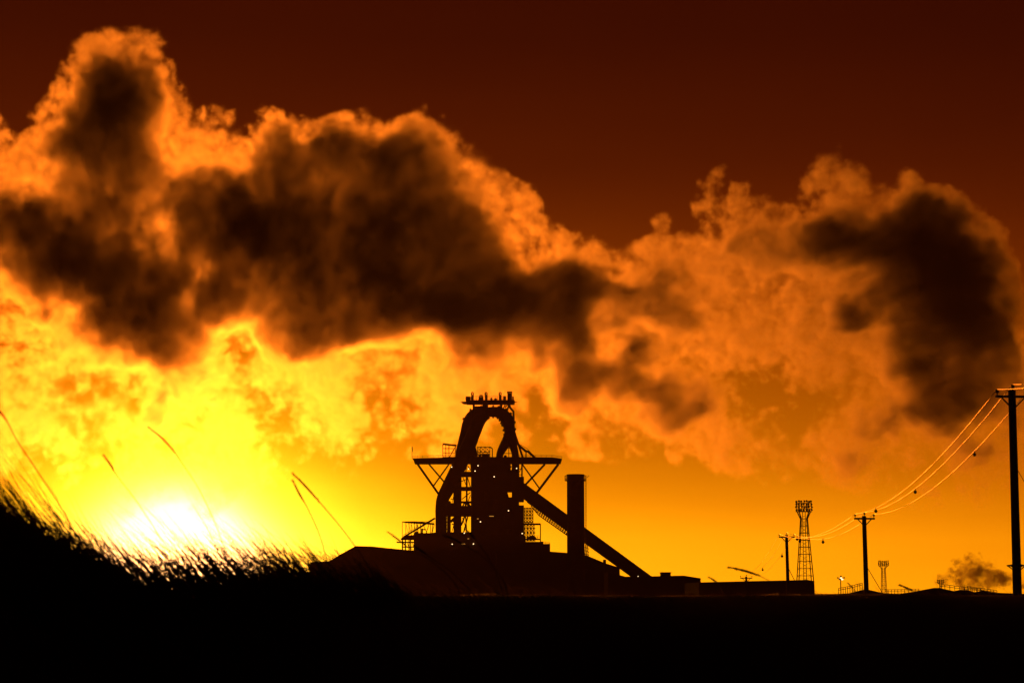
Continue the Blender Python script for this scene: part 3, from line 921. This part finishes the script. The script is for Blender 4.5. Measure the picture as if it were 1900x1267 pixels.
for lab, pts, D, head, hw in (
    ('tallest arching grass stalk, its seed head crossing the glow above the sun', [(277, 794), (300, 812), (322, 836), (340, 862), (368, 905), (388, 945), (405, 985), (420, 1030)], 7.4, 0.32, 0.0075),
    ('grass stalk with a short dark seed head left of the tallest arching stalk', [(194, 847), (205, 862), (219, 885), (250, 925), (290, 985), (318, 1030)], 7.4, 0.34, 0.008),
    ('left stalk of the pair of seed heads between the sun and the furnace', [(544, 893), (556, 917), (571, 943), (592, 990), (604, 1030), (612, 1060)], 8.6, 0.36, 0.009),
    ('right stalk of the pair of seed heads between the sun and the furnace', [(545, 880), (568, 903), (598, 937), (630, 975), (664, 1020), (690, 1062)], 8.6, 0.40, 0.009),
    ('grass stalk at the left edge, its tip level with the platform of the furnace', [(-20, 745), (0, 764), (14, 784), (32, 818), (60, 860), (100, 920), (130, 968)], 7.0, 0.32, 0.008),
    ('bent grass stalk lying before the dark hall roof', [(722, 988), (738, 1000), (756, 1014), (790, 1034), (830, 1066), (850, 1092)], 9.2, 0.4, 0.008),
    ('bent grass stalk whose seed head crosses the base of the furnace', [(826, 994), (842, 1000), (862, 1011), (900, 1036), (930, 1070), (940, 1096)], 9.6, 0.4, 0.010),
    ('steep grass stalk before the middle of the furnace base', [(866, 984), (876, 993), (888, 1008), (912, 1044), (930, 1092)], 9.6, 0.4, 0.010),
    ('grass stalk before the left end of the furnace base', [(771, 1015), (784, 1023), (802, 1036), (840, 1062), (870, 1094)], 9.2, 0.4, 0.010),
    ('lone drooping seed head above the long shed, by the shortest pole', [(1356, 1053), (1376, 1057), (1396, 1063), (1416, 1071), (1436, 1084), (1446, 1102)], 11.5, 0.55, 0.014),
    ('low grass tip left of the shortest pole', [(1318, 1072), (1326, 1077), (1334, 1083), (1344, 1102)], 11.4, 0.5, 0.010),
    ('low grass tip between the small floodlight mast and the distant stub', [(1672, 1086), (1684, 1091), (1696, 1097), (1706, 1105)], 12.4, 0.6, 0.013),
    ('low grass tip beside the lamp post', [(1575, 1083), (1580, 1088), (1586, 1095), (1592, 1104)], 12.2, 0.5, 0.008),
):
    stalk(lab, pts, D, head, 0.0042, hw)
# ------------------------------------------------------------------ haze over the plain
hm = bpy.data.materials.new('haze_air')
hm.use_nodes = True
hm.node_tree.nodes.clear()
_o = hm.node_tree.nodes.new('ShaderNodeOutputMaterial')
_p = hm.node_tree.nodes.new('ShaderNodeVolumePrincipled')
_p.inputs['Color'].default_value = (0.95, 0.65, 0.5, 1)
_p.inputs['Density'].default_value = 0.00011
_p.inputs['Anisotropy'].default_value = 0.0
hm.node_tree.links.new(_p.outputs[0], _o.inputs['Volume'])
hz = MB().box((-700, -40, -1.0), (700, 1052, 118.0)).build('haze', hm)
hz['kind'] = 'stuff'
# ------------------------------------------------------------------ steam clouds (lit from behind by the sun)
def steam_material(name, k, g_aniso, col, step):
    m = bpy.data.materials.new(name)
    m.use_nodes = True
    nt = m.node_tree
    nt.nodes.clear()
    o = nt.nodes.new('ShaderNodeOutputMaterial')
    p = nt.nodes.new('ShaderNodeVolumePrincipled')
    p.inputs['Color'].default_value = (*col, 1)
    p.inputs['Density'].default_value = k
    p.inputs['Anisotropy'].default_value = g_aniso
    nt.links.new(p.outputs[0], o.inputs['Volume'])
    m.cycles.volume_step_rate = step
    return m

def blob_sum(g, p, blobs, grow=1.0):
    F = None
    for (px, py, rx, ry, w, dep, rd) in blobs:
        c = at(px, py, dep)
        s = dep / FPX * grow
        d = g.v('MULTIPLY', g.v('SUBTRACT', p, tuple(c)), (1 / (rx * s), 1 / rd, 1 / (ry * s)))
        q = g.v('DOT_PRODUCT', d, d, out=1)
        u = g.m('SUBTRACT', 1.0, q, clamp=True)
        u = g.m('MULTIPLY', u, u)
        F = g.m('MULTIPLY', u, w) if F is None else g.m('MULTIPLY_ADD', u, w, F)
    return F

def cloud(name, label, lo, hi, voxel, blobs, cores, mat, seed=0.0, cat='steam cloud', amp=1.6, thin=0.43, thr=0.2, scale=48.0, fine=17.0, warp=46.0, cap=0.44):
    """a steam cloud as a density grid: blobs give its body, cores its thick dark parts"""
    me = bpy.data.meshes.new(name)
    bm = bmesh.new()
    bmesh.ops.create_cube(bm, size=1.0, matrix=Matrix.LocRotScale((Vector(lo) + Vector(hi)) / 2, None, Vector(hi) - Vector(lo)))
    bm.to_mesh(me)
    bm.free()
    me.materials.append(mat)
    ob = bpy.data.objects.new(name, me)
    COL.objects.link(ob)
    nt = bpy.data.node_groups.new(name + '_field', 'GeometryNodeTree')
    nt.interface.new_socket('Geometry', in_out='INPUT', socket_type='NodeSocketGeometry')
    nt.interface.new_socket('Geometry', in_out='OUTPUT', socket_type='NodeSocketGeometry')
    g = G(nt)
    pos = g.n('GeometryNodeInputPosition').outputs[0]
    wn = g.n('ShaderNodeTexNoise')                         # warp, so that no outline is round
    g.put(wn.inputs['Vector'], g.v('ADD', pos, (seed, seed * 2, -seed)))
    wn.inputs['Scale'].default_value = 0.84 / warp
    wn.inputs['Detail'].default_value = 3.0
    wp = g.v('ADD', pos, g.v('SCALE', g.v('SUBTRACT', wn.outputs['Color'], (0.5, 0.5, 0.5)), warp))
    F = blob_sum(g, wp, blobs, 1.2)
    fn = g.n('ShaderNodeTexNoise')
    g.put(fn.inputs['Vector'], g.v('ADD', pos, (seed * 3, seed, seed)))
    fn.inputs['Scale'].default_value = 1 / scale
    fn.inputs['Detail'].default_value = 7.0
    fn.inputs['Roughness'].default_value = 0.68
    n0 = g.m('SUBTRACT', fn.outputs[0], 0.5)
    wq = g.v('ADD', wp, g.v('SCALE', g.v('SUBTRACT', fn.outputs['Color'], (0.5, 0.5, 0.5)), 75.0))
    C = blob_sum(g, wq, cores, 1.3) if cores else None
    bn = g.n('ShaderNodeTexNoise')                         # billows: creased puffs for the cauliflower edge
    g.put(bn.inputs['Vector'], g.v('ADD', pos, g.v('SCALE', fn.outputs['Color'], 18.0)))
    bn.inputs['Scale'].default_value = 1 / fine
    bn.inputs['Detail'].default_value = 4.0
    bn.inputs['Roughness'].default_value = 0.65
    nb = g.m('SUBTRACT', g.m('ABSOLUTE', g.m('SUBTRACT', bn.outputs[0], 0.5)), 0.1)
    puff = g.rng(wn.outputs[0], 0.35, 0.65, amp * 0.5, amp * 2.6)      # crisp puffs here, torn veils there
    nse = g.m('MULTIPLY_ADD', n0, amp * 2.0, g.m('MULTIPLY', nb, puff))
    if C is not None:
        Fb = g.m('ADD', g.m('MINIMUM', F, cap), g.m('MAXIMUM', g.m('MULTIPLY', C, 0.6), 0.0))
    else:
        Fb = g.m('MINIMUM', F, cap)
    inside = g.rng(F, 0.0, 0.3)
    e = g.m('SUBTRACT', g.m('MULTIPLY_ADD', nse, inside, Fb), thr)
    body = g.rng(e, 0.0, 0.32, 0.0, 1.0, 'SMOOTHSTEP')
    # thin parts are mottled, thick parts nearly even
    mott = g.m('MINIMUM', g.m('EXPONENT', g.m('MULTIPLY', g.m('MULTIPLY_ADD', nb, 2.0, n0), 7.0)), 2.0)
    dens = g.m('MULTIPLY', mott, thin)
    if C is not None:
        core = g.rng(g.m('MULTIPLY_ADD', nse, 0.9, C), 0.3, 1.2, 0.0, 1.0, 'SMOOTHSTEP')
        dens = g.m('ADD', core, dens)
    dens = g.m('MULTIPLY', body, g.m('MULTIPLY', dens, g.rng(F, 0.0, 0.06)))
    vc = g.n('GeometryNodeVolumeCube')
    g.put(vc.inputs['Density'], dens)
    vc.inputs['Min'].default_value = lo
    vc.inputs['Max'].default_value = hi
    for ax, i in (('X', 0), ('Y', 1), ('Z', 2)):
        vc.inputs['Resolution ' + ax].default_value = max(8, int((hi[i] - lo[i]) / voxel))
    sm = g.n('GeometryNodeSetMaterial')
    sm.inputs['Material'].default_value = mat
    nt.links.new(vc.outputs[0], sm.inputs[0])
    go = g.n('NodeGroupOutput')
    nt.links.new(sm.outputs[0], go.inputs[0])
    md = ob.modifiers.new('density', 'NODES')
    md.node_group = nt
    ob['label'], ob['category'], ob['kind'] = label, cat, 'stuff'
    return ob

steam = steam_material('steam', 0.07, 0.87, (0.97, 0.9, 0.82), 3.0)
D0 = 1150.0
LEFT = [
    # tall tower of steam
    (205, 120, 120, 90, 0.95, D0, 30), (160, 170, 80, 90, 0.7, D0 + 10, 28), (270, 150, 80, 90, 0.7, D0, 28),
    (205, 230, 130, 150, 1.5, D0, 50), (130, 250, 70, 130, 0.6, D0, 28), (290, 250, 90, 120, 0.6, D0 + 5, 28),
    # left edge
    (10, 290, 60, 80, 0.75, D0, 25), (-60, 330, 120, 120, 1.2, D0, 50), (60, 360, 110, 90, 0.7, D0, 28),
    (-120, 420, 160, 140, 1.6, D0, 60), (50, 450, 160, 130, 1.4, D0, 55), (170, 500, 190, 130, 1.6, D0, 60),
    (230, 400, 110, 110, 0.5, D0, 50), (270, 590, 170, 110, 1.3, D0, 52), (130, 590, 130, 90, 0.7, D0, 32),
    # ridge
    (390, 270, 110, 80, 0.8, D0, 28), (420, 330, 120, 90, 0.45, D0, 28), (525, 265, 85, 85, 0.9, D0, 30), (630, 270, 90, 80, 0.9, D0, 30),
    (730, 300, 90, 80, 0.9, D0, 30), (800, 300, 90, 90, 0.9, D0, 30), (860, 370, 90, 90, 0.8, D0, 30),
    # great dark core
    (480, 420, 190, 160, 1.2, D0, 62), (640, 420, 220, 190, 1.6, D0, 66), (800, 470, 190, 180, 1.5, D0, 62), (560, 540, 210, 120, 1.3, D0, 60),
    (740, 560, 200, 100, 1.2, D0, 58), (400, 470, 140, 120, 0.9, D0, 56), (880, 560, 120, 110, 0.8, D0, 50),
    # slope to the right
    (950, 420, 100, 90, 0.75, D0, 28), (1010, 470, 110, 80, 0.8, D0, 28), (1090, 500, 100, 65, 0.75, D0, 25),
    (1090, 570, 150, 110, 1.3, D0, 48), (1040, 650, 110, 100, 1.1, D0, 33), (1170, 550, 100, 80, 0.8, D0, 30), (1150, 700, 90, 60, 0.7, D0, 28), (1250, 745, 80, 50, 0.75, D0, 28),
    # body between the tower and the bank below
    (120, 380, 150, 120, 1.0, D0, 32), (300, 380, 120, 150, 1.0, D0, 32), (340, 520, 140, 130, 1.0, D0, 50), (60, 530, 170, 110, 1.0, D0, 32),
    # bright underside
    (60, 650, 190, 130, 1.1, D0, 30), (-60, 600, 160, 150, 1.1, D0, 30), (250, 740, 220, 120, 1.1, D0, 28), (100, 770, 220, 110, 0.95, D0, 27), (-80, 760, 180, 110, 0.9, D0, 27),
    (420, 700, 200, 120, 1.1, D0, 28), (600, 700, 200, 110, 1.0, D0, 28), (790, 700, 190, 100, 1.0, D0, 28), (370, 830, 190, 110, 1.0, D0, 27), (930, 720, 130, 80, 0.9, D0, 25),
    (620, 770, 180, 90, 0.75, D0, 23), (780, 770, 120, 60, 0.6, D0, 20),
]
RIGHT = [
    # thin scraps below the banks
    (300, 890, 260, 90, 0.36, D0, 30), (720, 830, 220, 80, 0.36, D0, 28), (60, 850, 200, 90, 0.36, D0, 30), (1250, 835, 260, 60, 0.4, D0, 28), (1550, 845, 220, 70, 0.4, D0, 28), (1760, 900, 170, 70, 0.42, D0, 28), (1010, 800, 140, 60, 0.4, D0, 26),
    (1240, 510, 130, 75, 1.0, D0, 27), (1345, 400, 65, 110, 0.8, D0, 24), (1335, 345, 30, 50, 0.6, D0, 14), (1420, 430, 110, 100, 0.95, D0, 28), (1540, 350, 90, 80, 0.9, D0, 27),
    (1540, 440, 140, 120, 1.1, D0, 31), (1660, 390, 75, 90, 0.95, D0, 28), (1720, 440, 90, 90, 0.9, D0, 31), (1660, 480, 170, 130, 1.6, D0, 58), (1760, 540, 130, 150, 1.6, D0, 56), (1740, 650, 140, 110, 1.4, D0, 50),
    (1760, 740, 110, 80, 1.1, D0, 30), (1845, 470, 30, 60, 0.7, D0, 17), (1865, 590, 60, 90, 0.8, D0, 21), (1900, 690, 100, 90, 0.95, D0, 25),
    (1340, 540, 180, 110, 1.0, D0, 30), (1460, 560, 180, 110, 1.0, D0, 30), (1320, 650, 190, 110, 1.0, D0, 28), (1500, 650, 180, 110, 0.95, D0, 28),
    (1240, 680, 140, 110, 1.0, D0, 27), (1140, 770, 190, 80, 0.95, D0, 25), (1330, 775, 190, 75, 0.85, D0, 25), (1510, 790, 150, 60, 0.65, D0, 23), (1610, 740, 140, 110, 0.9, D0, 27),
    (1720, 800, 180, 100, 0.9, D0, 27), (1860, 800, 150, 120, 1.0, D0, 28), (1800, 860, 140, 70, 0.9, D0, 24), (1222, 415, 36, 36, 0.8, D0, 11), (1430, 735, 80, 36, -0.5, D0, 50),
]
VOX = 1.05
def flat(rows, rd):
    return [(x, y, rx, ry, w, D0 + rnd.uniform(-8, 8), rd * min(1.0, 0.5 + min(rx, ry) / 200.0)) for (x, y, rx, ry, w) in rows]
CORES = flat([
    # tower and the left-hand mass
    (215, 250, 95, 150, 2.4), (225, 170, 70, 80, 1.8), (150, 310, 90, 90, 1.9), (255, 330, 80, 80, 1.1), (250, 240, 60, 90, 1.0), (140, 370, 90, 60, 1.2),
    (40, 440, 180, 100, 1.6), (-120, 440, 120, 100, 1.4), (200, 440, 150, 100, 1.2), (330, 430, 110, 130, 1.1), (170, 530, 170, 95, 1.4), (300, 570, 160, 110, 1.5), (280, 655, 120, 60, 1.3), (190, 640, 80, 60, .8),
    (200, 340, 80, 36, -2.2), (292, 432, 36, 58, -3.0), (400, 295, 80, 76, -1.7), (445, 345, 46, 30, -1.3), (368, 556, 26, 50, -2.2), (430, 610, 36, 56, -1.6), (165, 606, 34, 40, -1.6), (30, 590, 90, 60, -1.2),
    # the great bank
    (470, 430, 160, 180, 1.5), (650, 430, 240, 200, 1.8), (800, 460, 150, 190, 1.6), (525, 270, 55, 70, 1.3), (640, 290, 90, 80, 1.2), (735, 300, 60, 70, 1.0), (795, 285, 60, 70, 1.2), (600, 570, 230, 80, 1.4),
    (760, 560, 200, 80, 1.3), (880, 540, 80, 120, 1.2), (430, 420, 90, 110, 1.0), (440, 560, 120, 80, 1.0), (900, 600, 110, 80, 1.0), (530, 615, 110, 45, .9), (680, 610, 120, 45, .8), (880, 640, 90, 50, .8),
    (580, 250, 34, 40, -1.1), (690, 265, 30, 34, -.9), (790, 632, 60, 36, -1.0), (890, 470, 40, 50, -.3),
    # the tail
    (1080, 545, 160, 75, 2.0), (1200, 545, 100, 60, 1.6), (1260, 580, 56, 40, 1.3), (1040, 640, 80, 100, 1.9), (1090, 710, 80, 50, 1.6), (1030, 700, 60, 40, 1.1),
    (1195, 645, 70, 42, 1.5), (1160, 690, 54, 42, 1.3), (1190, 740, 66, 40, 1.4), (1230, 765, 50, 30, 1.2), (1280, 740, 60, 50, 1.7), (1130, 640, 60, 40, -2.0), (955, 570, 80, 80, 1.3),
    # the right-hand mass
    (1590, 460, 110, 90, 1.5), (1690, 450, 110, 110, 1.7), (1760, 520, 130, 130, 1.9), (1690, 560, 150, 90, 1.6), (1800, 630, 100, 110, 1.7), (1720, 640, 100, 90, 1.2), (1840, 640, 64, 90, 1.3), (1755, 735, 80, 70, 1.5), (1820, 720, 60, 60, .9), (1900, 600, 40, 130, -1.2), (1650, 605, 70, 36, -1.5), (1745, 425, 26, 40, -1.2), (1600, 520, 50, 24, -1.2), (1850, 540, 30, 50, -1.0), (1580, 590, 50, 26, .9), (1420, 500, 80, 26, .9), (1690, 770, 70, 30, .8), (1700, 700, 70, 60, .7),
    (1685, 385, 45, 60, 1.2), (1490, 450, 80, 66, 1.5), (1380, 478, 60, 36, .9), (1810, 850, 80, 40, .9), (1610, 790, 50, 22, .5), (1880, 760, 80, 50, .8),
    (300, 750, 34, 50, 1.1), (1810, 700, 26, 30, -.8), (1720, 790, 60, 30, -.6),
], 60)
def box_of(x0, x1, y0, y1):
    a, b = at(x0, y1, D0), at(x1, y0, D0)
    return (a.x, D0 - 70, a.z), (b.x, D0 + 70, b.z)
lo, hi = box_of(-240, 2060, 20, 990)
cloud('steam_cloud', 'vast bank of dark backlit steam with fiery orange rims billowing across the sky above the blast furnace', lo, hi, VOX, LEFT + RIGHT, CORES, steam)

# a low drift of dark smoke at the right, near the ground
soot = steam_material('smoke', 0.09, 0.5, (0.35, 0.25, 0.2), 3.0)
SD = 1075.0
SB = [(1845, 1078, 60, 26, 1.0, SD, 10), (1790, 1064, 40, 34, .9, SD, 8), (1760, 1076, 40, 18, .6, SD, 8), (1795, 1040, 20, 18, .6, SD, 6), (1815, 1056, 22, 36, .7, SD, 7), (1880, 1074, 40, 24, .8, SD, 8), (1845, 1052, 20, 22, .5, SD, 6), (1940, 1074, 60, 30, .9, SD, 9)]
a, b = at(1640, 1094, SD), at(2010, 1015, SD)
# (stands just beyond the haze's far side)
cloud('smoke_plume', 'small low drift of dark smoke near the horizon, left of the tallest power pole', (a.x, SD - 16, a.z), (b.x, SD + 16, b.z), 0.8, SB, None, soot, seed=31.0, cat='smoke', amp=1.7, thin=2.0, thr=0.2, scale=14.0, fine=6.0, warp=16.0, cap=0.55)
